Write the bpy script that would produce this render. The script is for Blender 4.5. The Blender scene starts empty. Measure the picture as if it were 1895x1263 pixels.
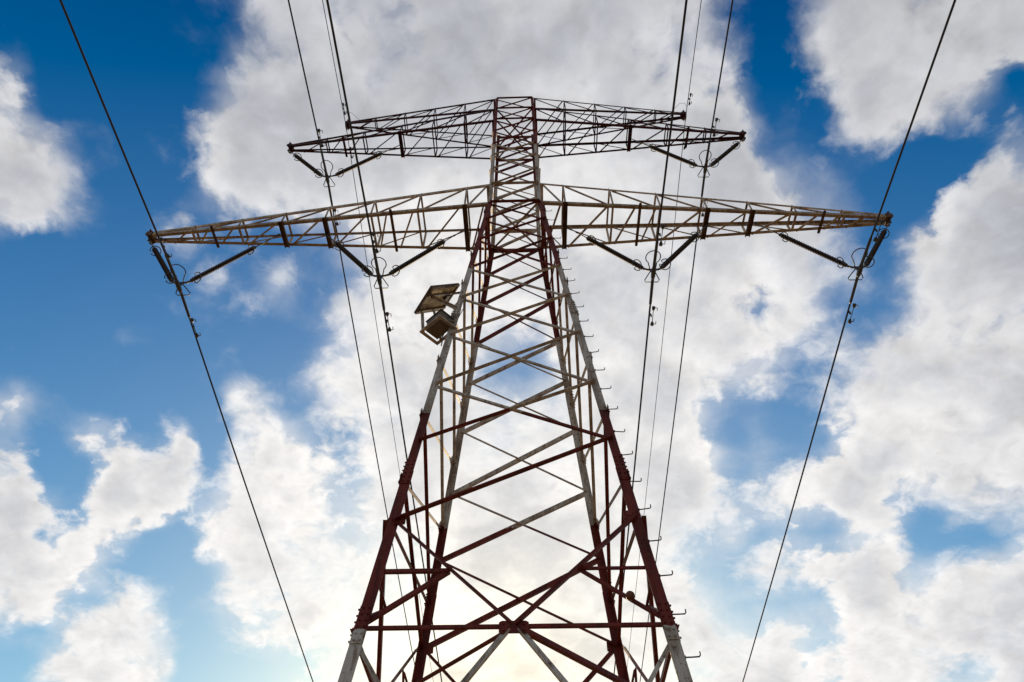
import bpy, math, random
from mathutils import Vector as V, Matrix
random.seed(7)
SC = bpy.context.scene
COL = SC.collection
GZ = 1.7                                   # eye height above the ground

# ------------------------------------------------------------------ camera
PITCH, YAW, ROLL = 0.875235, -0.030535, 0.002262
CAM_LOC = V((0.29066, -13.74687, GZ))
cp, sp, cy_, sy_ = math.cos(PITCH), math.sin(PITCH), math.cos(YAW), math.sin(YAW)
FWD = V((sy_*cp, cy_*cp, sp)); RGT = V((cy_, -sy_, 0)); UPV = RGT.cross(FWD)
c_, s_ = math.cos(ROLL), math.sin(ROLL)
RGT, UPV = c_*RGT + s_*UPV, -s_*RGT + c_*UPV
cam_d = bpy.data.cameras.new('camera'); cam = bpy.data.objects.new('camera', cam_d); COL.objects.link(cam)
m = Matrix((RGT, UPV, -FWD)).transposed().to_4x4(); m.translation = CAM_LOC
cam.matrix_world = m
cam_d.sensor_width = 36; cam_d.lens = 36*1263.0/1895; cam_d.clip_start = 0.05; cam_d.clip_end = 20000
SC.camera = cam

# ------------------------------------------------------------------ sun, sky, exposure
SUN = V((-0.055, 0.933, 0.355)).normalized()
SUN_EL = math.asin(SUN.z); SUN_ROT = math.atan2(SUN.x, SUN.y)
ld = bpy.data.lights.new('sun', 'SUN'); lo = bpy.data.objects.new('sun', ld); COL.objects.link(lo)
lo.rotation_euler = SUN.to_track_quat('Z', 'Y').to_euler(); lo.location = (0, 0, 80)
ld.energy = 4.5; ld.angle = math.radians(0.53); ld.color = (1.0, 0.76, 0.46)
SC.view_settings.view_transform = 'Standard'; SC.view_settings.look = 'None'
SC.view_settings.exposure = 0.0; SC.view_settings.gamma = 1.0; SC.view_settings.use_curve_mapping = False

SKY_STRENGTH = 0.10
W = bpy.data.worlds.new('World'); SC.world = W; W.use_nodes = True
nt = W.node_tree; nt.nodes.clear(); NN, LK = nt.nodes, nt.links
def setin(sock, v):
    if isinstance(v, bpy.types.NodeSocket): LK.new(v, sock)
    else: sock.default_value = v
def M(op, a, b=None, c=None, clamp=False):
    n = NN.new('ShaderNodeMath'); n.operation = op; n.use_clamp = clamp
    for i, v in enumerate((a, b, c)):
        if v is not None: setin(n.inputs[i], v)
    return n.outputs[0]
def VM(op, a, b=None, scale=None):
    n = NN.new('ShaderNodeVectorMath'); n.operation = op
    setin(n.inputs[0], a)
    if b is not None: setin(n.inputs[1], b)
    if scale is not None: setin(n.inputs['Scale'], scale)
    return n.outputs['Value'] if op in ('DOT_PRODUCT', 'LENGTH', 'DISTANCE') else n.outputs[0]
def MR(v, a, b, c=0.0, d=1.0, kind='SMOOTHSTEP'):
    n = NN.new('ShaderNodeMapRange'); n.interpolation_type = kind
    for k, x in zip(('Value', 'From Min', 'From Max', 'To Min', 'To Max'), (v, a, b, c, d)): setin(n.inputs[k], x)
    return n.outputs[0]
def NOISE(vec, scale, detail, rough=0.5, out='Fac', lac=2.0, dist=0.0):
    n = NN.new('ShaderNodeTexNoise'); n.noise_dimensions = '3D'
    setin(n.inputs['Vector'], vec)
    for k, x in (('Scale', scale), ('Detail', detail), ('Roughness', rough), ('Lacunarity', lac), ('Distortion', dist)): n.inputs[k].default_value = x
    return n.outputs[out]
def MIXF(f, a, b):
    n = NN.new('ShaderNodeMix'); n.data_type = 'FLOAT'; setin(n.inputs[0], f); setin(n.inputs[2], a); setin(n.inputs[3], b); return n.outputs[0]
def MIXC(f, a, b):
    n = NN.new('ShaderNodeMix'); n.data_type = 'RGBA'; setin(n.inputs[0], f); setin(n.inputs[6], a); setin(n.inputs[7], b); return n.outputs[2]

# how much cloud stands where in this sky: one digit per 2.7 degrees of a chart of the sky whose middle lies 50 degrees up
CLOUD_CHART = """
10000014888878888899873038998888
20000004788878889999874148998897
50000036699888999999975125999851
71000169999999999999998122788533
96100249999999999999999311331125
98300169999999999999999733100268
65300235689999999999999854202899
10001312125899999999999885107999
00000031432699999999899984318999
00000012325989999998897582128788
00000001025899853899989864367789
10000001037998512799997633699999
62000006216899746799962213799999
52551716843679879789960214997999
50076729873799999899992347997999
95398649985799999999973477963566
83761079885668999989735332650114
78830049776557999888742567876799
78366126688767999899872224899999
23999214688878999998787663799999
07998001247778999999877785797679
""".split()
COLS, ROWS = 32, 21
tc = NN.new('ShaderNodeTexCoord'); D = VM('NORMALIZE', tc.outputs['Generated'])
AX, AR, AU = V((-0.01956, 0.64052, 0.76769)), V((0.99958, 0.02879, 0.00145)), V((0.02118, -0.76740, 0.64081))   # chart axes: 50 degrees up, along the line
def swirl(vec, scale, detail, amp, rough=0.55):
    return VM('SCALE', VM('SUBTRACT', NOISE(vec, scale, detail, rough, 'Color'), (0.5, 0.5, 0.5)), scale=amp)
def cloud_cover(d):
    dw = VM('ADD', VM('ADD', d, swirl(d, 9.0, 3.0, 0.038)), swirl(d, 34.0, 3.0, 0.020))
    den = M('MAXIMUM', VM('DOT_PRODUCT', dw, tuple(AX)), 0.05)
    u = M('DIVIDE', VM('DOT_PRODUCT', dw, tuple(AR)), den); v = M('DIVIDE', VM('DOT_PRODUCT', dw, tuple(AU)), den)
    x = M('MULTIPLY_ADD', u, 1263.0/1860, (947.5-30)/1860)          # 0..1 across the chart
    y = M('MULTIPLY_ADD', v, -1263.0/60, (631.5-30)/60)             # row number
    val = None
    for j, row in enumerate(CLOUD_CHART):
        r = NN.new('ShaderNodeValToRGB'); cr = r.color_ramp; cr.interpolation = 'CARDINAL'
        cr.elements[0].position = 0.0; cr.elements[1].position = 1.0
        for i in range(1, COLS-1): cr.elements.new(i/(COLS-1))
        for e in cr.elements:
            g = int(row[round(e.position*(COLS-1))])/9; e.color = (g, g, g, 1)
        LK.new(x, r.inputs[0])
        o = r.outputs[0]
        val = o if val is None else MIXF(MR(y, j-1.0, float(j), kind='LINEAR'), val, o)
    # beyond the chart the same kind of broken cloud carries on
    q = VM('MULTIPLY', d, (1.0, 1.0, 1.0))
    rest = MR(NOISE(VM('ADD', q, swirl(d, 6.0, 2.0, 0.1)), 3.2, 3.0, 0.55), 0.36, 0.60, 0.0, 1.0, 'LINEAR')
    edge = M('MAXIMUM', M('ABSOLUTE', M('MULTIPLY', u, 1263/947.5)), M('ABSOLUTE', M('MULTIPLY', v, 1263/631.5)))
    inside = MR(edge, 0.96, 1.3, 1.0, 0.0)
    ahead = MR(VM('DOT_PRODUCT', d, tuple(AX)), 0.2, 0.4)
    return MIXF(M('MULTIPLY', inside, ahead), rest, val)
cov = cloud_cover(D)
def puffs(vec, scale, detail):
    n = NN.new('ShaderNodeTexVoronoi'); n.feature = 'F1'; n.voronoi_dimensions = '3D'; n.normalize = True
    setin(n.inputs['Vector'], vec); n.inputs['Scale'].default_value = scale; n.inputs['Detail'].default_value = detail; n.inputs['Roughness'].default_value = 0.5
    return M('SUBTRACT', 1.0, n.outputs['Distance'])
# clouds lower in the sky are farther off and look finer
spz = NN.new('ShaderNodeSeparateXYZ'); LK.new(D, spz.inputs[0])
Q = VM('SCALE', D, scale=M('DIVIDE', 1.15, M('ADD', M('MAXIMUM', spz.outputs[2], 0.0), 0.32)))
Dw = VM('ADD', VM('ADD', Q, swirl(Q, 7.0, 2.0, 0.06)), swirl(Q, 26.0, 4.0, 0.030, 0.6))
per = NOISE(Dw, 10.0, 8.0, 0.60)                                   # torn, wispy
wor = puffs(Dw, 24.0, 1.5)                                         # rounded heads
shape = M('ADD', M('MULTIPLY', M('SUBTRACT', per, 0.5), 1.5), M('MULTIPLY', M('SUBTRACT', wor, 0.62), 0.6))
broad = NOISE(D, 5.5, 4.0, 0.55)                                    # broad thick and thin places
rim = MR(cov, 0.0, 0.35, 0.55, 1.1, 'LINEAR')
dens = M('ADD', cov, M('MULTIPLY', shape, rim))
width = MR(NOISE(D, 6.5, 2.0, 0.5), 0.36, 0.62, 0.20, 0.56, 'LINEAR')
alpha = MR(dens, M('SUBTRACT', 0.575, width), M('ADD', 0.545, width), 0.0, 1.0)
# a thin veil trails off round the clouds
veil = M('MULTIPLY', MR(M('ADD', cov, M('MULTIPLY', M('SUBTRACT', NOISE(Dw, 6.0, 6.0, 0.55), 0.5), 1.3)), 0.12, 1.0), 0.64)
alpha = M('MAXIMUM', alpha, veil)
# light in the cloud: bright towards the sun, thin rims bright, thick middles greyer, heads turned to the sun lit
cs = VM('DOT_PRODUCT', D, tuple(SUN))
TOSUN = VM('SCALE', VM('SUBTRACT', tuple(SUN), VM('SCALE', D, scale=cs)), scale=0.030)
soft0 = NOISE(Dw, 10.0, 4.0, 0.55)
soft1 = NOISE(VM('ADD', Dw, TOSUN), 10.0, 4.0, 0.55)
relief = M('ADD', M('MULTIPLY', M('SUBTRACT', soft0, soft1), 1.0), M('MULTIPLY', M('SUBTRACT', wor, 0.62), 0.10))
fwdsc = M('POWER', MR(cs, 0.40, 0.985, 0.0, 1.0, 'LINEAR'), 1.15)
glow = M('POWER', M('MAXIMUM', cs, 0.0), 55.0)
thick = MR(M('ADD', dens, M('MULTIPLY', M('SUBTRACT', broad, 0.5), 1.9)), 0.65, 1.45)
L0 = M('MULTIPLY_ADD', glow, 2.6, M('MULTIPLY_ADD', fwdsc, 4.3, 5.05))
lum = M('MULTIPLY', M('MULTIPLY', L0, M('ADD', relief, 1.0)), M('SUBTRACT', 1.07, M('MULTIPLY', thick, 0.31)))
tint = MIXC(fwdsc, (0.965, 0.98, 1.03, 1), (1.03, 1.0, 0.955, 1))
tint = MIXC(thick, tint, VM('MULTIPLY', tint, (0.965, 0.995, 1.055)))
tint = MIXC(glow, tint, (1.08, 1.0, 0.80, 1))
cloud = VM('SCALE', tint, scale=lum)
sky = NN.new('ShaderNodeTexSky'); sky.sky_type = 'NISHITA'; sky.sun_disc = False
sky.sun_elevation = SUN_EL; sky.sun_rotation = SUN_ROT; sky.altitude = 200; sky.air_density = 1.0; sky.dust_density = 0.6; sky.ozone_density = 3.0
hs = NN.new('ShaderNodeHueSaturation'); hs.inputs['Saturation'].default_value = 1.25; LK.new(sky.outputs[0], hs.inputs['Color'])
# the deep, polarised blue of the photograph: more contrast than the plain sky
lift = VM('MAXIMUM', VM('SUBTRACT', hs.outputs[0], (0.255, 0.60, 1.60)), (0.0, 0.01, 0.01))
sep = NN.new('ShaderNodeSeparateXYZ'); LK.new(lift, sep.inputs[0]); cmb = NN.new('ShaderNodeCombineXYZ')
for i, (k, pw) in enumerate(((2.15, 0.84), (2.50, 0.78), (3.50, 0.50))):
    LK.new(M('MULTIPLY', M('POWER', sep.outputs[i], pw), k), cmb.inputs[i])
blue = cmb.outputs[0]
mixed = MIXC(alpha, blue, cloud)
bg = NN.new('ShaderNodeBackground'); bg.inputs['Strength'].default_value = SKY_STRENGTH; LK.new(mixed, bg.inputs['Color'])
wo = NN.new('ShaderNodeOutputWorld'); LK.new(bg.outputs[0], wo.inputs['Surface'])
SC.cycles.max_bounces = 6; SC.cycles.use_denoising = False
try: W.cycles.sampling_method = 'MANUAL'; W.cycles.sample_map_resolution = 512
except Exception: pass

# ------------------------------------------------------------------ materials
def new_mat(name):
    mt = bpy.data.materials.new(name); mt.use_nodes = True
    return mt, mt.node_tree, mt.node_tree.nodes['Principled BSDF']
RED = (0.185, 0.027, 0.018); DARK_RED = (0.070, 0.009, 0.009); WHITE = (0.57, 0.52, 0.465); CREAM = (0.54, 0.45, 0.35)
BANDS = [5.65, 11.17, 18.29, 23.62, 28.95]          # heights (over the eye) where the paint changes; lowest band white
def paint(name, banded=None, colour=None, rough=0.55):
    mt, t, b = new_mat(name); N, L = t.nodes, t.links
    geo = N.new('ShaderNodeNewGeometry'); oi = N.new('ShaderNodeObjectInfo')
    def noise(scale, detail=4, stretch=None):
        n = N.new('ShaderNodeTexNoise'); n.inputs['Scale'].default_value = scale; n.inputs['Detail'].default_value = detail
        if stretch:
            mp = N.new('ShaderNodeMapping'); mp.inputs['Scale'].default_value = stretch; L.new(geo.outputs['Position'], mp.inputs[0]); L.new(mp.outputs[0], n.inputs['Vector'])
        else: L.new(geo.outputs['Position'], n.inputs['Vector'])
        return n.outputs['Fac']
    def ramp(v, a, b_, c0, c1):
        r = N.new('ShaderNodeMapRange'); r.inputs['From Min'].default_value = a; r.inputs['From Max'].default_value = b_
        r.inputs['To Min'].default_value = c0; r.inputs['To Max'].default_value = c1; L.new(v, r.inputs['Value']); return r.outputs[0]
    def mix(f, a, c, blend='MIX'):
        n = N.new('ShaderNodeMix'); n.data_type = 'RGBA'; n.blend_type = blend
        for i, v in ((0, f), (6, a), (7, c)):
            if isinstance(v, bpy.types.NodeSocket): L.new(v, n.inputs[i])
            else: n.inputs[i].default_value = v if i == 0 else (*v, 1)
        return n.outputs[2]
    if banded:
        sx = N.new('ShaderNodeSeparateXYZ'); L.new(geo.outputs['Position'], sx.inputs[0])
        jit = N.new('ShaderNodeMath'); jit.operation = 'MULTIPLY_ADD'; L.new(noise(7, 4), jit.inputs[0]); jit.inputs[1].default_value = 0.16; L.new(sx.outputs['Z'], jit.inputs[2])
        col = None; z = jit.outputs[0]
        for i, h in enumerate(BANDS):
            g = N.new('ShaderNodeMath'); g.operation = 'GREATER_THAN'; L.new(z, g.inputs[0]); g.inputs[1].default_value = h+GZ+0.08
            col = mix(g.outputs[0], col if col is not None else WHITE, RED if i % 2 == 0 else WHITE)
    else:
        col = mix(0.0, colour, colour)
    # each bar weathers a little differently, streaks of dirt and specks of rust
    col = mix(ramp(oi.outputs['Random'], 0, 1, 0.0, 0.40), col, (0.55, 0.47, 0.40), 'MULTIPLY')
    dirt = ramp(noise(3.2, 7, (1, 1, 0.30)), 0.42, 0.66, 0.0, 0.85)
    col = mix(dirt, col, (0.45, 0.36, 0.28), 'MULTIPLY')
    streak = ramp(noise(1.0, 5, (16, 16, 0.8)), 0.50, 0.72, 0.0, 0.8)
    col = mix(streak, col, (0.42, 0.30, 0.21), 'MULTIPLY')
    rust = ramp(noise(11, 6), 0.57, 0.68, 0.0, 0.75)
    col = mix(rust, col, (0.10, 0.038, 0.018))
    L.new(col, b.inputs['Base Color'])
    L.new(ramp(noise(30, 3), 0.3, 0.7, rough-0.12, rough+0.15), b.inputs['Roughness'])
    b.inputs['Specular IOR Level'].default_value = 0.2
    bp = N.new('ShaderNodeBump'); bp.inputs['Strength'].default_value = 0.25; bp.inputs['Distance'].default_value = 0.004
    L.new(noise(60, 4), bp.inputs['Height']); L.new(bp.outputs[0], b.inputs['Normal'])
    return mt
MAT_BAND = paint('banded_tower_paint', banded=True)
MAT_WHITE = paint('weathered_white_paint', colour=WHITE)
MAT_RED = paint('oxide_red_paint', colour=RED)
MAT_DARKRED = paint('dark_red_paint', colour=DARK_RED)  # a darker red than the tower bands, for the two upper pairs of arms
MAT_CREAM = paint('bounce_tinted_white_paint', colour=CREAM)  # lower arm white, with warm light from the ground put into the colour
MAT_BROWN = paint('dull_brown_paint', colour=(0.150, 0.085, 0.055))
MAT_BALL = paint('red_brown_paint', colour=(0.20, 0.075, 0.035))
MAT_PANELBACK = paint('sun_tinted_backsheet', colour=(0.78, 0.64, 0.40))  # gold of the low sun on the underside is put into this colour
def plain(name, col, rough, metal=0.0, var=0.3, scale=6.0, bump=0.0):
    mt, t, b = new_mat(name); N, L = t.nodes, t.links
    tcn = N.new('ShaderNodeNewGeometry'); n = N.new('ShaderNodeTexNoise'); n.inputs['Scale'].default_value = scale; n.inputs['Detail'].default_value = 6
    L.new(tcn.outputs['Position'], n.inputs['Vector'])
    mx = N.new('ShaderNodeMix'); mx.data_type = 'RGBA'; L.new(n.outputs['Fac'], mx.inputs[0])
    mx.inputs[6].default_value = (*[c*(1-var) for c in col], 1); mx.inputs[7].default_value = (*[min(1, c*(1+var)) for c in col], 1)
    L.new(mx.outputs[2], b.inputs['Base Color']); b.inputs['Roughness'].default_value = rough; b.inputs['Metallic'].default_value = metal
    if bump:
        bp = N.new('ShaderNodeBump'); bp.inputs['Strength'].default_value = bump; L.new(n.outputs['Fac'], bp.inputs['Height']); L.new(bp.outputs[0], b.inputs['Normal'])
    return mt
MAT_WIRE = plain('aged_conductor', (0.045, 0.043, 0.043), 0.6, 0.3)
MAT_STEEL = plain('dull_galvanised_steel', (0.075, 0.072, 0.07), 0.55, 0.4)
MAT_INS = plain('brown_glazed_porcelain', (0.026, 0.013, 0.009), 0.55)
MAT_CONC = plain('concrete', (0.33, 0.32, 0.30), 0.9, 0, 0.2, 3.0, 0.3)
MAT_CELL = plain('solar_cells', (0.02, 0.03, 0.07), 0.15)
MAT_BOX = plain('weathered_box_sheet', (0.12, 0.088, 0.062), 0.6, 0.0, 0.35, 5)
def ground_mat():
    mt, t, b = new_mat('dry_grass_ground'); N, L = t.nodes, t.links
    g = N.new('ShaderNodeNewGeometry')
    a = N.new('ShaderNodeTexNoise'); a.inputs['Scale'].default_value = 0.15; a.inputs['Detail'].default_value = 8; L.new(g.outputs['Position'], a.inputs['Vector'])
    c = N.new('ShaderNodeTexNoise'); c.inputs['Scale'].default_value = 9; c.inputs['Detail'].default_value = 8; L.new(g.outputs['Position'], c.inputs['Vector'])
    r = N.new('ShaderNodeValToRGB'); r.color_ramp.elements[0].position = .35; r.color_ramp.elements[1].position = .65
    r.color_ramp.elements[0].color = (.15, .10, .042, 1); r.color_ramp.elements[1].color = (.30, .19, .085, 1); L.new(a.outputs['Fac'], r.inputs[0])
    mx = N.new('ShaderNodeMix'); mx.data_type = 'RGBA'; mx.blend_type = 'MULTIPLY'; mx.inputs[0].default_value = .5
    L.new(r.outputs[0], mx.inputs[6]); L.new(c.outputs['Color'], mx.inputs[7]); L.new(mx.outputs[2], b.inputs['Base Color']); b.inputs['Roughness'].default_value = 1
    bp = N.new('ShaderNodeBump'); bp.inputs['Strength'].default_value = .6; L.new(c.outputs['Fac'], bp.inputs['Height']); L.new(bp.outputs[0], b.inputs['Normal'])
    return mt

# ------------------------------------------------------------------ mesh helpers
UPG = V((0, 0, GZ))
class MB:
    def __init__(s): s.v = []; s.f = []; s.smooth = []
    def add(s, vs, fs, smooth=False):
        o = len(s.v); s.v += [V(x) for x in vs]; s.f += [tuple(i+o for i in f) for f in fs]; s.smooth += [smooth]*len(fs)
    def prism(s, a, b, prof, ax, ay):
        a, b = V(a), V(b); n = len(prof)
        vs = [a+ax*x+ay*y for x, y in prof]+[b+ax*x+ay*y for x, y in prof]
        fs = [(i, (i+1) % n, n+(i+1) % n, n+i) for i in range(n)]
        s.add(vs, fs+[tuple(range(n))[::-1], tuple(range(n, 2*n))])
    def box(s, c, ax, ay, az):          # centre and three half-axes
        c = V(c); vs = [c+ax*x+ay*y+az*z for z in (-1, 1) for x, y in ((-1, -1), (1, -1), (1, 1), (-1, 1))]
        s.add(vs, [(3, 2, 1, 0), (4, 5, 6, 7), (0, 1, 5, 4), (1, 2, 6, 5), (2, 3, 7, 6), (3, 0, 4, 7)])
    def tube(s, pts, r, n=8, cap=True, closed=False):
        pts = [V(p) for p in pts]; k = len(pts); rs = r if isinstance(r, (list, tuple)) else [r]*k
        vs = []; ref = None
        for i, p in enumerate(pts):
            if closed: t = pts[(i+1) % k]-pts[i-1]
            else: t = pts[min(i+1, k-1)]-pts[max(i-1, 0)]
            t.normalize()
            if ref is None: ref = t.cross(V((0, 0, 1)) if abs(t.z) < .9 else V((1, 0, 0)))
            ref = (ref-t*ref.dot(t)).normalized(); q = t.cross(ref)
            vs += [p+(ref*math.cos(6.28319*j/n)+q*math.sin(6.28319*j/n))*rs[i] for j in range(n)]
        fs = []
        for i in range(k if closed else k-1):
            i2 = (i+1) % k
            fs += [(i*n+j, i*n+(j+1) % n, i2*n+(j+1) % n, i2*n+j) for j in range(n)]
        if cap and not closed: fs += [tuple(range(n))[::-1], tuple(range((k-1)*n, k*n))]
        s.add(vs, fs, True)
    def build(s, name, mat, parent=None, origin=None):
        o3 = V(origin) if origin is not None else (sum(s.v, V((0, 0, 0)))/len(s.v))
        me = bpy.data.meshes.new(name); me.from_pydata([tuple(x-o3) for x in s.v], [], s.f)
        me.polygons.foreach_set('use_smooth', s.smooth); me.materials.append(mat); me.update()
        ob = bpy.data.objects.new(name, me); COL.objects.link(ob)
        if parent is not None:
            ob.parent = parent; ob.location = o3 - WORLD_LOC.get(parent.name, V((0, 0, 0)))
        else: ob.location = o3
        WORLD_LOC[ob.name] = o3
        return ob
WORLD_LOC = {}
def empty(name, loc, parent=None):
    e = bpy.data.objects.new(name, None); COL.objects.link(e); loc = V(loc)
    if parent is not None: e.parent = parent; e.location = loc-WORLD_LOC[parent.name]
    else: e.location = loc
    e.empty_display_size = 0.3; WORLD_LOC[e.name] = loc
    return e
def tag(o, label, cat, group=None, kind=None):
    if label: o['label'] = label
    if cat: o['category'] = cat
    if group: o['group'] = group
    if kind: o['kind'] = kind
    return o

def angle(name, a, b, n, w, parent, mat, th=None, off=0.0, out=1, flip=1, extend=0.0):
    """an L-section bar from a to b lying on a face with outward normal n; off lifts it from the face, out is the way its standing leg points"""
    a, b, n = V(a)+UPG, V(b)+UPG, V(n)
    t = (b-a).normalized(); n = (n-t*n.dot(t)).normalized(); s = n.cross(t)
    if s.z > 0: s = -s                       # s points downwards on the face
    s = s*flip
    a -= t*extend; b += t*extend
    th = th or max(0.009, w*0.11); h = w/2
    prof = [(-h, 0), (h, 0), (h, w*0.9), (h-th, w*0.9), (h-th, th), (-h, th)]     # standing leg on the lower edge
    mb = MB(); mb.prism(a+n*off, b+n*off, prof, s, n*out)
    return mb.build(name, mat, parent)

# ------------------------------------------------------------------ tower numbers (metres above the eye, as measured)
ZT, ZM, ZB, ZA, ZW = 34.51, 33.14, 31.78, 25.05, 23.54
UPPER = [ZT, ZM, ZB, 30.43, 29.04, 27.85, 26.48, ZA, ZW]
WL = [23.54, 21.99, 20.33, 18.29, 16.45, 14.46, 12.26, 10.23, 7.98, 5.68]          # body levels w0..w9
Z_FOOT = -GZ
HT, HW, H9, RAT = 0.892, 0.947, 2.558, 1.11
SL = (H9-HW)/(ZW-WL[9])
def hw(z): return HW+(HT-HW)*(z-ZW)/(ZT-ZW) if z > ZW else HW+SL*(ZW-z)
def P(sx, sy, z): h = hw(z); return V((sx*h, sy*h*RAT, z))
def fn(axis, sgn, z):
    k = SL if z < ZW else (HW-HT)/(ZT-ZW)
    return V((0, sgn, k*RAT)).normalized() if axis == 'y' else V((sgn, 0, k)).normalized()

tower = tag(empty('lattice_tower', (0, 0, 0)), 'tall red and white painted steel lattice power pylon with three pairs of arms', 'pylon')

# legs: angle bars with the heel outwards
LEG = {}
for sx in (-1, 1):
    for sy in (-1, 1):
        mb = MB()
        segs = [(Z_FOOT+0.1, 0.215), (9.3, 0.195), (15.8, 0.175), (ZW, 0.155), (29.2, 0.14), (ZT+0.12, 0.125)]
        zs = [s_[0] for s_ in segs]
        for (z0, w), (z1, _) in zip(segs[:-1], segs[1:]):
            th = w*0.10
            prof = [(0, 0), (-w, 0), (-w, -th), (-th, -th), (-th, -w), (0, -w)]
            a, b = P(sx, sy, z0), P(sx, sy, z1)
            shift = V((sx*w*0.5, 0, 0)); 
            ax, ay = V((sx, 0, 0)), V((0, sy, 0))
            a = a+shift+UPG; b = b+shift+UPG
            if sx*sy < 0: prof = prof[::-1]
            mb.prism(a, b, prof, ax, ay)
        LEG[sx, sy] = mb.build('leg', MAT_BAND, tower)
        # splice plates with rows of bolts where two lengths of the leg meet
        for zj in (9.3, 15.8, 5.75):
            w = 0.20; nrm = V((0, sy, 0))
            c = P(sx, sy, zj)+UPG; t = (P(sx, sy, zj+1)-P(sx, sy, zj)).normalized()
            mb = MB(); mb.box(c+nrm*0.011, V((w*0.44, 0, 0)), t*0.36, nrm*0.009)
            mb.box(c+V((sx*(w*0.5+0.012), -sy*w*0.5, 0)), V((0.009, 0, 0)), t*0.36, V((0, w*0.44, 0)))
            for k in range(6):
                for q in (-1, 1):
                    p = c+t*(-0.30+0.12*k)
                    e = p+V((q*w*0.26, 0, 0)); mb.tube([e+nrm*0.015, e+nrm*0.05], 0.018, 6)
                    e = p+V((sx*w*0.5, -sy*w*0.5+q*w*0.26, 0)); mb.tube([e+V((sx*0.018, 0, 0)), e+V((sx*0.055, 0, 0))], 0.018, 6)
            mb.build('splice_plate', MAT_BAND, LEG[sx, sy])
        # concrete footing
        f = P(sx, sy, Z_FOOT)+UPG
        mb = MB(); r0, r1 = 0.55, 0.42
        vs = [f+V((x*r0, y*r0, -0.3)) for x, y in ((-1, -1), (1, -1), (1, 1), (-1, 1))]+[f+V((x*r1, y*r1, 0.28)) for x, y in ((-1, -1), (1, -1), (1, 1), (-1, 1))]
        mb.add(vs, [(0, 1, 5, 4), (1, 2, 6, 5), (2, 3, 7, 6), (3, 0, 4, 7), (4, 5, 6, 7), (3, 2, 1, 0)])
        mb.build('footing', MAT_CONC, tower)

def gusset(p, n, up, w, h, mat, off, parent=tower):
    n = V(n); s = n.cross(V(up)).normalized(); u = s.cross(n).normalized()
    c = V(p)+UPG+n*off; mb = MB()
    pts = [(-w*0.9, -h), (w*0.9, -h), (w, -h*0.8), (w, h*0.75), (w*0.8, h), (-w*0.8, h), (-w, h*0.75), (-w, -h*0.8)]
    mb.prism(c-n*0.005, c+n*0.005, pts, s, u)
    for x, y in ((-0.68, -0.6), (0.68, -0.6), (-0.68, 0.45), (0.68, 0.45), (-0.25, 0.0), (0.25, 0.0)):
        p0 = c+s*(x*w)+u*(y*h); mb.tube([p0+n*0.003, p0+n*0.026], 0.017, 6)
    return mb.build('gusset_plate', mat, parent)

# front and back face bracing
B = MAT_BAND
for sy in (-1, 1):
    near = sy < 0
    for k in range(9):
        if k == 8: continue                                   # the bottom bay is the K frame below
        z0, z1 = WL[k], WL[k+1]
        n = fn('y', sy, (z0+z1)/2); w = 0.098+0.003*k
        # seen from the line's near side the heavy bar always climbs to the bolt leg
        angle('diagonal_brace', P(-1, sy, z1), P(1, sy, z0), n, w, tower, B, off=0.004, out=1)
        if not (near and k == 7):
            angle('diagonal_brace', P(-1, sy, z0), P(1, sy, z1), n, w*0.55, tower, B, off=-0.034, out=-1)
    for k in range(8):
        z0, z1 = UPPER[k], UPPER[k+1]
        n = fn('y', sy, 30); w = 0.095 if z1 < ZB else 0.075
        angle('diagonal_brace', P(-1, sy, z1), P(1, sy, z0), n, w, tower, B, off=0.004, out=1)
        angle('diagonal_brace', P(-1, sy, z0), P(1, sy, z1), n, w*0.55, tower, B, off=-0.03, out=-1)
    for z, w in ((ZT, 0.10), (ZM, 0.10), (ZB, 0.10), (ZA, 0.13), (ZW, 0.13)):
        angle('horizontal_brace', P(-1, sy, z), P(1, sy, z), fn('y', sy, z), w, tower, MAT_WHITE if z == ZA else B, off=0.022, out=1)
    # K frame over the leg opening
    n = fn('y', sy, 6); z8, z9 = WL[8], WL[9]
    mid = (P(-1, sy, z9)+P(1, sy, z9))/2
    angle('horizontal_brace', P(-1, sy, z9), P(1, sy, z9), n, 0.062, tower, MAT_RED, off=0.006, out=-1)
    for sx in (-1, 1):
        w = 0.10 if sx > 0 else 0.066
        angle('k_brace', P(sx, sy, z8), mid, n, w, tower, B, off=0.020, out=1)
        q = (P(sx, sy, z8)+mid)/2; zq = q.z
        angle('stay_strut', P(sx, sy, zq), q, n, 0.072 if sx < 0 else 0.05, tower, B, off=-0.03, out=-1)
        angle('stay_strut', P(sx, sy, z9+0.12), q, n, 0.08 if sx < 0 else 0.06, tower, B, off=-0.045, out=-1)
        # lower half of the frame, down to the feet
        zl = 1.9
        angle('k_brace', mid+V((sx*0.1, 0, -0.08)), P(sx, sy, zl), n, 0.105, tower, MAT_WHITE, off=0.020, out=1)
        q2 = (mid+P(sx, sy, zl))/2
        angle('stay_strut', P(sx, sy, z9-0.25), q2, n, 0.062, tower, MAT_WHITE, off=-0.03, out=-1)
        angle('stay_strut', P(sx, sy, q2.z), q2, n, 0.062, tower, MAT_WHITE, off=-0.045, out=-1)
        gusset(P(sx, sy, z8)+V((-sx*0.12, 0, 0)), n, V((0, 0, 1)), 0.12, 0.13, B, 0.014)
    gusset(mid+V((0, 0, -0.05)), n, V((0, 0, 1)), 0.25, 0.115, MAT_RED, 0.046)
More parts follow.
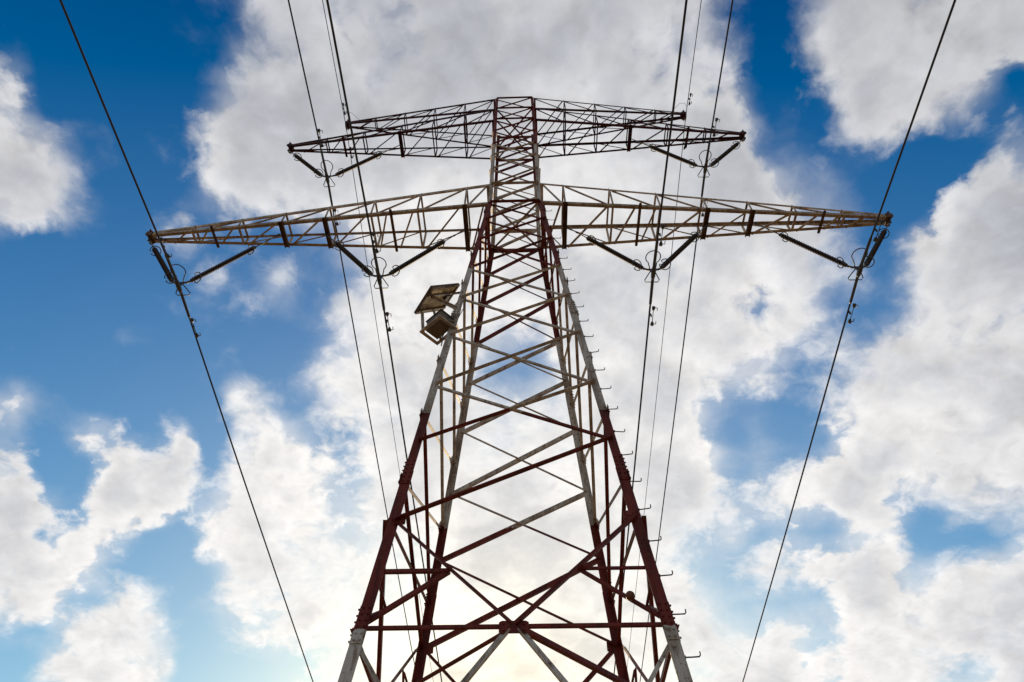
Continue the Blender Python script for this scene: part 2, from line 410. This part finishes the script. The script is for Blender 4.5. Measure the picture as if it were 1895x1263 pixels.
# side face bracing: nodes half-way between those of the front, stepping up to the waist
SIDE = [ZW, 22.75, 21.15, 19.30, 17.35, 15.42, 13.32, 11.17, 9.07, WL[8]]
for sx in (-1, 1):
    for k in range(len(SIDE)-1):
        z0, z1 = SIDE[k], SIDE[k+1]; n = fn('x', sx, (z0+z1)/2); w = 0.085+0.002*k
        if k == 0: w = 0.08
        angle('diagonal_brace', P(sx, -1, z1), P(sx, 1, z0), n, w*0.85, tower, B, off=0.108, out=-1)
        angle('diagonal_brace', P(sx, -1, z0), P(sx, 1, z1), n, w, tower, B, off=0.080, out=-1)
        for sy in (-1, 1):
            if k > 0: gusset(P(sx, sy, z0)+V((0, -sy*0.06, 0)), n, V((0, 0, 1)), 0.11, 0.14, B, 0.122)
    for k in range(8):
        z0, z1 = UPPER[k], UPPER[k+1]; n = fn('x', sx, 30); w = 0.10
        angle('diagonal_brace', P(sx, -1, z1), P(sx, 1, z0), n, w*0.8, tower, B, off=0.075, out=1)
    for z, w in ((ZT, 0.10), (ZM, 0.10), (ZB, 0.10), (ZA, 0.12), (ZW, 0.13)):
        angle('horizontal_brace', P(sx, -1, z), P(sx, 1, z), fn('x', sx, z), w, tower, MAT_WHITE if z == ZA else B, off=0.09, out=1)
    n = fn('x', sx, 6); mid = (P(sx, -1, z9)+P(sx, 1, z9))/2
    angle('horizontal_brace', P(sx, -1, z9), P(sx, 1, z9), n, 0.075, tower, MAT_RED, off=0.112, out=1)
    gusset(mid, n, V((0, 0, 1)), 0.22, 0.12, MAT_RED, 0.15)
    for sy in (-1, 1):
        angle('k_brace', P(sx, sy, z8), mid, n, 0.085, tower, B, off=0.125, out=1)
        q = (P(sx, sy, z8)+mid)/2
        angle('stay_strut', P(sx, sy, q.z), q, n, 0.06, tower, B, off=0.085, out=-1)
        angle('stay_strut', P(sx, sy, z9+0.12), q, n, 0.06, tower, B, off=0.10, out=-1)
        zl = 1.9
        angle('k_brace', mid+V((0, sy*0.1, -0.08)), P(sx, sy, zl), n, 0.105, tower, MAT_WHITE, off=0.125, out=1)
        q2 = (mid+P(sx, sy, zl))/2
        angle('stay_strut', P(sx, sy, q2.z), q2, n, 0.062, tower, MAT_WHITE, off=0.10, out=-1)
# braces lying flat across the tower
DN = V((0, 0, -1))
def plan_x(z, w, mat):
    c = [P(-1, -1, z), P(1, 1, z), P(1, -1, z), P(-1, 1, z)]
    angle('plan_brace', c[0], c[1], DN, w, tower, mat, off=0.02, out=1); angle('plan_brace', c[2], c[3], DN, w, tower, mat, off=-0.02, out=-1)
plan_x(ZW, 0.085, MAT_WHITE); plan_x(ZB, 0.075, MAT_RED); plan_x(ZM, 0.075, MAT_RED)
z9 = WL[9]; f9, b9, l9, r9 = [(P(*a, z9)+P(*b, z9))/2 for a, b in (((-1, -1), (1, -1)), ((-1, 1), (1, 1)), ((-1, -1), (-1, 1)), ((1, -1), (1, 1)))]
for a, b in ((f9, l9), (f9, r9), (b9, l9), (b9, r9)):
    d = (b-a).normalized(); angle('plan_brace', a+d*0.2, b-d*0.2, DN, 0.095, tower, MAT_RED, off=0.03 if a == f9 else 0.0, out=-1)

# step bolts up the near leg
for i in range(26):
    z = 4.35+0.765*i
    if z > 23.2: break
    p = P(1, -1, z)+UPG+V((0.10, 0.05, 0))
    mb = MB(); L = 0.26
    mb.tube([p-V((0.03, 0, 0)), p+V((L*0.5, 0, 0)), p+V((L-0.02, 0, 0.004)), p+V((L, 0, 0.03)), p+V((L, 0, 0.085))], 0.012, 6)
    mb.tube([p+V((0.0, 0, 0)), p+V((0.03, 0, 0))], 0.03, 6)
    tw = Matrix.Rotation(random.uniform(-0.07, 0.07), 3, 'Y') @ Matrix.Rotation(random.uniform(-0.12, 0.12), 3, 'Z'); mb.v = [p+tw @ (v-p) for v in mb.v]
    mb.build('step_bolt', MAT_STEEL, LEG[1, -1])

# ------------------------------------------------------------------ cross arms
def cross_arm(label, side, z_bot, z_top, tip, nodes, chord_w, mats, tip_w=0.17, tip_h=0.09, top_diag=False, bottom_bracing=True):
    """side -1 / 1; the far arm is the near one turned half round the tower axis. nodes: (fraction along the arm, kind)"""
    chordm, barm, darkm = mats
    root = empty('cross_arm', V((side*2.0, 0, z_bot))+UPG, tower); root['label'] = label
    q = -side
    def T(p): return V((p.x*q, p.y*q, p.z))                    # half turn for the other side
    hb, ht_ = hw(z_bot), hw(z_top)
    xt, zt = tip
    ends = {'NB': (V((-hb-0.08, -hb*RAT, z_bot)), V((-xt, -tip_w, zt))), 'FB': (V((-hb-0.08, hb*RAT, z_bot)), V((-xt, tip_w, zt))),
            'NT': (V((-ht_-0.08, -ht_*RAT, z_top)), V((-xt, -tip_w, zt+tip_h))), 'FT': (V((-ht_-0.08, ht_*RAT, z_top)), V((-xt, tip_w, zt+tip_h)))}
    def C(k, s): a, b = ends[k]; return a+(b-a)*s
    def bar(name, a, b, n, w, mat, **kw): return angle(name, T(a), T(b), T(V(n)), w, root, mat, **kw)
    for k, n in (('NB', (0, -1, 0)), ('FB', (0, 1, 0)), ('NT', (0, -1, 0)), ('FT', (0, 1, 0))):
        up = k[1] == 'T'
        bar('chord', C(k, -0.0), C(k, 1), n, chord_w*(0.6 if k == 'FT' else 1.0), chordm, off=0.0, out=-1, flip=-1 if up else 1)
    D3 = V((0, 0, -1)); U3 = V((0, 0, 1))
    main = [s for s, k in nodes if k != 'pin']
    allp = [0.0]+[s for s, k in nodes]+[0.94]
    lo = -chord_w*0.5
    for s, k in nodes:
        if not bottom_bracing and k != 'pin': pass
        a, b = C('NB', s), C('FB', s)
        if k == 'thick':        # channel that carries an insulator string
            mb = MB(); a1, b1 = T(a)+UPG, T(b)+UPG; d = (b1-a1).normalized(); x = d.cross(V((0, 0, 1))).normalized(); z = V((0, 0, 1))
            cw = 0.09 if chord_w > 0.12 else 0.082; prof = [(-cw, 0.0), (cw, 0.0), (cw, -0.10), (cw-0.012, -0.10), (cw-0.012, -0.012), (-cw+0.012, -0.012), (-cw+0.012, -0.10), (-cw, -0.10)]
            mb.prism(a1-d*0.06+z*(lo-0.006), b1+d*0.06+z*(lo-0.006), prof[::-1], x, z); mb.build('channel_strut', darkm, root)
        elif k == 'pin':        # flat bar bolted on with rounded ends
            mb = MB(); a1, b1 = T(a)+UPG, T(b)+UPG; d = (b1-a1).normalized(); x = d.cross(V((0, 0, 1))).normalized(); z = V((0, 0, 1))
            w = 0.055; Lh = (b1-a1).length/2+0.11; cc = (a1+b1)/2+z*(lo-0.015)
            pts = [(w*math.cos(t), Lh+w*math.sin(t)) for t in [math.pi*i/8 for i in range(9)]]; pts += [(-px, -py) for px, py in pts]
            mb.prism(cc-z*0.008, cc+z*0.008, pts, x, d)
            for e in (-1, 1): mb.tube([cc+d*Lh*e-z*0.05, cc+d*Lh*e+z*0.0], 0.03, 8)
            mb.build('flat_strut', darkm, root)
        else:
            bar('strut', a, b, D3, chord_w*0.55, barm, off=-lo+0.004, out=-1)
        if k != 'pin':
            bar('strut', C('NT', s), C('FT', s), U3, chord_w*0.5, barm, off=0.02, out=-1)
            bar('post', C('NT', s), C('NB', s), (0, -1, 0), chord_w*0.55, barm, off=0.006, out=1)
            bar('post', C('FT', s), C('FB', s), (0, 1, 0), chord_w*0.55, barm, off=0.006, out=1)
    for s0, s1 in zip([0.0]+main, main+[0.93]):
        for e, n in (('N', (0, -1, 0)), ('F', (0, 1, 0))):
            bar('web_brace', C(e+'T', s0+0.008), C(e+'B', s1-0.008), n, chord_w*0.42, barm, off=-0.03, out=-1)
        if top_diag: bar('lacing_brace', C('NT', s0+0.01), C('FT', s1-0.01), U3, chord_w*0.5, barm, off=-0.02, out=-1)
    for s0, s1 in zip(allp[:-1], allp[1:]):
        bar('lacing_brace', C('NB', s0+0.012), C('FB', s1-0.012), D3, chord_w*0.5, barm, off=-lo+0.016, out=-1)
    # end plates and the pin the string hangs from
    mb = MB(); c = T(V((-xt+0.07, 0, zt+tip_h*0.45)))+UPG; sx_ = V((side, 0, 0))
    for y in (-1, 1):
        cc = c+V((0, y*(tip_w+0.03), 0)); pts = [(0.14*math.cos(t*0.6283), 0.19*math.sin(t*0.6283)) for t in range(10)]
        mb.prism(cc-V((0, 0.01, 0)), cc+V((0, 0.01, 0)), pts, V((1, 0, 0)), V((0, 0, 1)))
    mb.box(c-sx_*0.05, V((0.10, 0, 0)), V((0, tip_w+0.02, 0)), V((0, 0, 0.12)))
    for z in (-0.13, 0.16): mb.tube([c+V((0, -tip_w-0.10, z)), c+V((0, tip_w+0.10, z))], 0.035, 8)
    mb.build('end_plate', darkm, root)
    return root
LOWER = [(.067, 'thick'), (.203, 'thin'), (.280, 'pin'), (.338, 'thin'), (.472, 'thick'), (.600, 'thick'), (.727, 'thin'), (.804, 'pin'), (.865, 'thin')]
UPARM = [(.144, 'thin'), (.297, 'thin'), (.453, 'thick'), (.633, 'thin'), (.727, 'pin'), (.814, 'thin')]
EARM = [(.2, 'thin'), (.4, 'thin'), (.6, 'thin'), (.8, 'thin')]
wm = (MAT_CREAM, MAT_CREAM, MAT_BROWN); rm = (MAT_DARKRED, MAT_DARKRED, MAT_DARKRED)
for side, nm in ((-1, 'on the solar panel side'), (1, 'on the step bolt side')):
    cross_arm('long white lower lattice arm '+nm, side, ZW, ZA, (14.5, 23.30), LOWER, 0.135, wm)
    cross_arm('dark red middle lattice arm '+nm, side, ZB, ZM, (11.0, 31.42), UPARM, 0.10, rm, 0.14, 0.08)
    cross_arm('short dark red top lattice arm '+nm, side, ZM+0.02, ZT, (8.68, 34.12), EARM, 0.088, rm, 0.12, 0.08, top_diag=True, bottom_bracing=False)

# ------------------------------------------------------------------ insulator strings
def rod_mesh(L):
    mb = MB(); n = int(L/0.048); pts = []; rs = []
    for i in range(n):
        z = i*L/n; big = 0.098 if i % 2 == 0 else 0.086
        pts += [(0, 0, z), (0, 0, z+0.012), (0, 0, z+0.020), (0, 0, z+0.036)]; rs += [0.045, big, big*0.97, 0.045]
    pts.append((0, 0, L)); rs.append(0.045)
    mb.tube(pts, rs, 12); return mb
ROD_CACHE = {}
def ring(c, axis, R, r, a0=0.0, a1=6.28319, n=20):
    axis = V(axis).normalized(); e = axis.cross(V((0, 1, 0))); e = e.normalized() if e.length > .1 else V((1, 0, 0)); f = axis.cross(e)
    return [V(c)+(e*math.cos(a0+(a1-a0)*i/n)+f*math.sin(a0+(a1-a0)*i/n))*R for i in range(n+1)]
def v_string(label, side, hang_out, hang_in, clamp):
    """two insulators hung from (x, z) points of the arm that meet over the conductor clamp"""
    cl = V((clamp[0]*side, 0, clamp[1]))+UPG
    root = tag(empty('insulator_string', cl), label, 'insulator', 'V-shaped insulator strings under the arms')
    yk = cl+V((0, 0, 0.17))
    for hp in (hang_out, hang_in):
        h = V((hp[0]*side, 0, hp[1]))+UPG; sgn = 1 if h.x > cl.x else -1
        e = yk+V((sgn*0.30, 0, 0.06)); d = (h-e).normalized(); Lt = (h-e).length
        s0 = 0.16; s1 = max(Lt-2.75, 0.38); L = Lt-s0-s1
        a = e+d*s0; b = e+d*(Lt-s1)
        ins = empty('insulator', a, root)
        mb = rod_mesh(L); rot = d.to_track_quat('Z', 'Y')
        mb.v = [rot @ v + a for v in mb.v]; mb.build('ribbed_rod', MAT_INS, ins)
        fit = MB(); fit.tube([b-d*0.10, b+d*0.08], 0.072, 10); fit.build('end_fitting', MAT_STEEL, ins)
        fit = MB(); fit.tube([a-d*0.09, a+d*0.10], 0.072, 10); fit.tube([e, a-d*0.06], 0.022, 8)
        for k in range(2): fit.box(a-d*(0.10+0.06*k), V((0.03, 0, 0)), V((0, 0.03, 0)), V((0, 0, 0.03)))
        fit.build('end_fitting', MAT_STEEL, ins)
        hl = MB(); hl.tube([b+d*0.05, h], 0.020, 8); hl.box(h, V((0.05, 0, 0)), V((0, 0.03, 0)), V((0, 0, 0.06)))
        n = max(1, int((h-b).length/0.5))
        for k in range(n+1): p = b+d*(0.08+(s1-0.12)*k/max(1, n)); hl.tube([p-d*0.05, p+d*0.05], 0.036, 8)
        hl.build('hanger_link', MAT_STEEL, ins)
        for p, R in ((a+d*0.16, 0.20), (b-d*0.14, 0.19)):
            mb = MB(); tilt = (d+V((0, 0.9, 0))).normalized()
            mb.tube(ring(p, tilt, R, 0.013, 0.35, 6.0), 0.019, 6)
            rp = ring(p, tilt, R, 0.013, 0.35, 6.0)
            mb.tube([rp[0], p], 0.012, 6); mb.tube([rp[-1], p], 0.012, 6)
            mb.build('corona_ring', MAT_STEEL, ins)
    # yoke, clamp and the arcing loop
    mb = MB(); mb.tube([yk+V((-0.34, 0, 0.09)), yk+V((-0.2, 0, 0.0)), yk+V((0, 0, -0.03)), yk+V((0.2, 0, 0.0)), yk+V((0.34, 0, 0.09))], 0.04, 8)
    mb.box(yk+V((0, 0, -0.06)), V((0.10, 0, 0)), V((0, 0.025, 0)), V((0, 0, 0.08))); yo = mb.build('yoke', MAT_STEEL, root)
    mb = MB(); mb.tube([cl+V((0, y, dz)) for y, dz in ((-0.30, 0.0), (-0.18, -0.02), (0, -0.03), (0.18, -0.035), (0.30, -0.05))], [0.04, 0.075, 0.085, 0.075, 0.04], 10)
    mb.box(cl+V((0, 0, 0.05)), V((0.035, 0, 0)), V((0, 0.06, 0)), V((0, 0, 0.09))); mb.build('suspension_clamp', MAT_STEEL, root)
    mb = MB(); c = yk+V((0, -0.42, 0.05)); pts = [yk+V((0.10, -0.02, 0))]
    pts += [c+V((0.26*math.sin(t), -0.30*math.cos(t)*0.9, 0.10)) for t in [2.5-5.0*i/18 for i in range(19)]]
    pts.append(yk+V((-0.10, -0.02, 0))); mb.tube(pts, 0.019, 6)
    pts = [yk+V((0.06, 0.02, -0.02)), yk+V((0.26, 0.38, -0.10)), yk+V((0.22, 0.46, -0.12)), yk+V((-0.22, 0.46, -0.12)), yk+V((-0.26, 0.38, -0.10)), yk+V((-0.06, 0.02, -0.02))]
    mb.tube(pts, 0.019, 6); mb.build('arcing_loop', MAT_STEEL, yo)
    return root
SIDES = ((-1, 'solar panel side'), (1, 'step bolt side'))
for side, nm in SIDES:
    v_string('dark V insulator string at the outer tip of the long lower arm, '+nm, side, (14.42, 23.15), (9.32, 23.30), (12.04, 19.96))
    v_string('dark V insulator string under the lower arm next to the tower body, '+nm, side, (7.45, 23.28), (1.98, 23.40), (4.87, 20.11))
    v_string('dark V insulator string under the upper dark red arm, '+nm, side, (10.95, 31.22), (5.50, 31.60), (8.43, 28.16))

# ------------------------------------------------------------------ wires
def wire(label, x, z, r, s_near, s_far, cat, group, near_at, far_at, armour=True, off=0.0):
    K = 1/3000
    ts = [0, 2, 5, 10, 16, 24, 34, 48, 70, 100, 140, 190]
    def pt(t): return V((x, t, z - (s_near*-t if t < 0 else s_far*t) + K*t*t))+UPG
    tl = [-t for t in reversed(ts[1:])]+[0]+[t for t in ts[1:]+[250, 320]]
    mb = MB(); mb.tube([pt(t) for t in tl], r, 8); o = mb.build('power_line' if cat == 'power line' else 'earth_wire', MAT_WIRE, None, origin=pt(0))
    tag(o, label, cat, group)
    if armour:
        mb = MB(); mb.tube([pt(t) for t in (-1.35, -1.25, -0.4, 0, 0.4, 1.25, 1.35)], [r*1.05, r*1.5, r*1.6, r*1.6, r*1.6, r*1.5, r*1.05], 8); mb.build('armour_rods', MAT_STEEL, o)
    for t0 in [-a for a in near_at]+list(far_at):
        p = pt(t0); d = (pt(t0+0.1)-pt(t0-0.1)).normalized(); k = 1.35 if armour else 0.95
        side = V((0.085*k, 0, -0.07*k)); c = p+side
        mb = MB(); mb.box(p+side*0.5, V((0.022, 0, 0)), d*0.03, V((0, 0, 0.065))); mb.tube([c-d*0.26*k, c-d*0.1, c+V((0, 0, -0.015)), c+d*0.1, c+d*0.26*k], 0.014, 6)
        dm = mb.build('vibration_damper', MAT_STEEL, o)
        for s in (-1, 1):
            q = c+d*(0.27*k*s); mb = MB()
            mb.tube([q+d*0.05*s, q+d*0.03*s, q-d*0.06*s, q-d*0.13*s], [0.020, 0.048*k, 0.044*k, 0.03], 8)
            mb.tube([q-d*0.02*s+V((0.03, 0, 0)), q-d*0.02*s+V((0.10*k, 0, 0)), q-d*0.14*s+V((0.10*k, 0, 0))], 0.016, 6)
            mb.build('damper_weight', MAT_STEEL, dm)
for side, nm in SIDES:
    gp = 'conductors strung through the pylon'
    wire('thick black conductor crossing the outermost clamp of the lower arm, '+nm, 12.04*side, 19.96, 0.033, 0.0, 0.12, 'power line', gp, [1.62], [1.70])
    wire('thick black conductor hung close beside the tower body, '+nm, 4.87*side, 20.11, 0.035, 0.008*side*-1, 0.115, 'power line', gp, [1.55], [1.74])
    wire('black conductor hung under the upper dark red arm, '+nm, 8.43*side, 28.16, 0.033, 0.0, 0.14, 'power line', gp, [1.9], [1.8])
    wire('hair-thin earth wire hung from the top arm tip, '+nm, 8.67*side, 33.92, 0.018, -0.01, 0.145, 'earth wire', 'earth wires at the tower top', [0.95], [1.3], armour=False)
    # short hanger and clamp that hold the earth wire, part of the pylon
    c = V((8.67*side, 0, 33.92))+UPG; mb = MB()
    mb.box(c+V((0, 0, 0.06)), V((0.03, 0, 0)), V((0, 0.05, 0)), V((0, 0, 0.12))); mb.tube([c+V((0, -0.2, 0.0)), c, c+V((0, 0.2, -0.03))], [0.025, 0.045, 0.025], 8)
    mb.tube([c+V((0, -0.55, 0.01)), c+V((-side*0.12, -0.7, 0.10)), c+V((-side*0.35, -0.62, 0.25)), c+V((-side*0.6, -0.3, 0.3)), c+V((-side*0.75, -0.12, 0.28))], 0.009, 6)
    mb.build('earth_wire_hanger', MAT_STEEL, tower)

# ------------------------------------------------------------------ solar panel unit bolted to the near leg
A3 = V((-2.95, -1.50, 16.10)); AB = V((0.57, -0.90, 0.0)); AD = V((0.66, 0.60, 0.96))
nb = AB.cross(AD).normalized(); ab = AB.normalized(); ad = AD.normalized()
pc = A3+AB/2+AD/2+UPG
unit = tag(empty('solar_panel_unit', pc+V((0.3, 0.1, -1.4))), 'small framed solar panel over a brown equipment box, bracketed to the tower leg', 'solar panel')
LA, LD = AB.length/2, AD.length/2
mb = MB(); mb.box(pc+nb*0.012, ab*(LA-0.03), ad*(LD-0.03), nb*0.006); pan = mb.build('solar_panel', MAT_CELL, unit)
mb = MB(); mb.box(pc-nb*0.004, ab*(LA-0.03), ad*(LD-0.03), nb*0.006); mb.build('backsheet', MAT_PANELBACK, pan)
mb = MB()
for s in (-1, 1):
    mb.box(pc+ab*s*LA-nb*0.01, ab*0.03, ad*(LD+0.03), nb*0.045); mb.box(pc+ad*s*LD-nb*0.01, ab*(LA-0.032), ad*0.03, nb*0.045)
mb.build('panel_frame', MAT_BROWN, unit)
mb = MB(); mb.box(pc-nb*0.06+ab*LA*0.42, ab*0.035, ad*LD, nb*0.03); mb.box(pc-nb*0.06-ab*LA*0.80, ab*0.035, ad*LD, nb*0.03); mb.build('mounting_rail', MAT_BOX, unit)
mb = MB(); mb.box(pc-nb*0.07+ad*LD*0.55+ab*LA*0.1, ab*0.11, ad*0.08, nb*0.045); mb.build('junction_box', MAT_STEEL, unit)
bx, by = V((0.74, -0.67, 0)).normalized(), V((0.67, 0.74, 0)).normalized(); bz = V((0, 0, 1))
bc = V((-2.12, -1.86, 15.02))+UPG
mb = MB(); mb.box(bc, bx*0.30, by*0.22, bz*0.20); eq = mb.build('equipment_box', MAT_BOX, unit)
mb = MB(); 
for s in (-1, 1): mb.box(bc-bz*0.235+bx*0.0+by*s*0.30, bx*0.42, by*0.035, bz*0.03); mb.box(bc-bz*0.235+bx*s*0.385, bx*0.035, by*0.262, bz*0.03)
mb.build('support_tray', MAT_CREAM, unit)
mb = MB(); mb.box(bc+bz*0.215, bx*0.33, by*0.25, bz*0.013); mb.build('box_lid', MAT_STEEL, eq)
mb = MB(); p = bc-bx*0.22+bz*0.23-by*0.1; mb.tube([p, p+bz*0.22], 0.05, 8); mb.tube([p+bz*0.22-bx*0.08, p+bz*0.24+bx*0.09], 0.035, 8); mb.build('antenna', MAT_STEEL, unit)
legp = P(-1, -1, 15.2)+UPG
def strutbar(a, b, w=0.05, name='support_strut'):
    mb = MB(); a, b = V(a), V(b); d = (b-a).normalized(); x = d.cross(V((0, 0, 1))).normalized() if abs(d.z) < .95 else V((1, 0, 0)); y = d.cross(x)
    mb.prism(a, b, [(-w/2, -w/2), (w/2, -w/2), (w/2, -w/2+0.012), (-w/2+0.012, -w/2+0.012), (-w/2+0.012, w/2), (-w/2, w/2)], x, y); return mb.build(name, MAT_WHITE, unit)
strutbar(pc-ab*LA*0.8-ad*LD*0.75-nb*0.08, bc-bx*0.36+bz*-0.2-by*0.26, 0.09)
strutbar(pc+ab*LA*0.42-ad*LD*0.8-nb*0.08, P(-1, -1, 15.75)+UPG+V((-0.02, -0.05, 0)), 0.09)
strutbar(pc-ab*LA*0.8+ad*LD*0.1-nb*0.08, bc-bx*0.2+by*0.26-bz*0.2, 0.08)
strutbar(pc+ab*LA*0.42+ad*LD*0.8-nb*0.08, P(-1, -1, 16.75)+UPG, 0.05)
strutbar(bc-bz*0.27+bx*0.38-by*0.28, legp+V((0, 0, -0.15)), 0.06)
strutbar(bc-bz*0.27-bx*0.1+by*0.30, P(-1, -1, 14.9)+UPG+V((0, .1, 0)), 0.06)
mb = MB(); mb.tube([bc-bz*0.24+by*0.2, bc+V((0.12, 0.02, -0.5)), P(-1, -1, 14.3)+UPG+V((-0.16, -0.02, 0)), P(-1, -1, 13.9)+UPG+V((-0.14, -0.02, 0))], 0.016, 6)
mb.tube([bc+bx*0.28+bz*0.1, bc+V((0.55, -0.2, 0.05)), P(-1, -1, 15.9)+UPG+V((0.2, -0.05, 0)), P(-1, -1, 16.5)+UPG+V((0.14, -0.05, 0))], 0.012, 6)
mb.build('cable', MAT_WIRE, unit)

# ------------------------------------------------------------------ round ball fixed on the slanting stay near the bolt leg
q = (P(1, -1, WL[8])+(P(-1, -1, WL[9])+P(1, -1, WL[9]))/2)/2; e = P(1, -1, WL[9]+0.12)
bp_ = q+(e-q)*0.60+UPG+V((0, -0.03, -0.01))
mb = MB(); R = 0.082; mb.tube([bp_+V((0, 0, -R*math.cos(math.pi*i/10))) for i in range(11)], [max(0.002, R*math.sin(math.pi*i/10)) for i in range(11)], 16)
bl = mb.build('marker_ball', MAT_BALL, None, origin=bp_); tag(bl, 'small round red-brown ball fixed on a slanting red stay', 'ball')

# ------------------------------------------------------------------ ground
mb = MB(); S = 6000; mb.add([(-S, -S, 0), (S, -S, 0), (S, S, 0), (-S, S, 0)], [(0, 1, 2, 3)])
g = mb.build('ground', ground_mat(), None, origin=(0, 0, 0)); g['kind'] = 'structure'; g['label'] = 'dry grassy ground under the pylon'
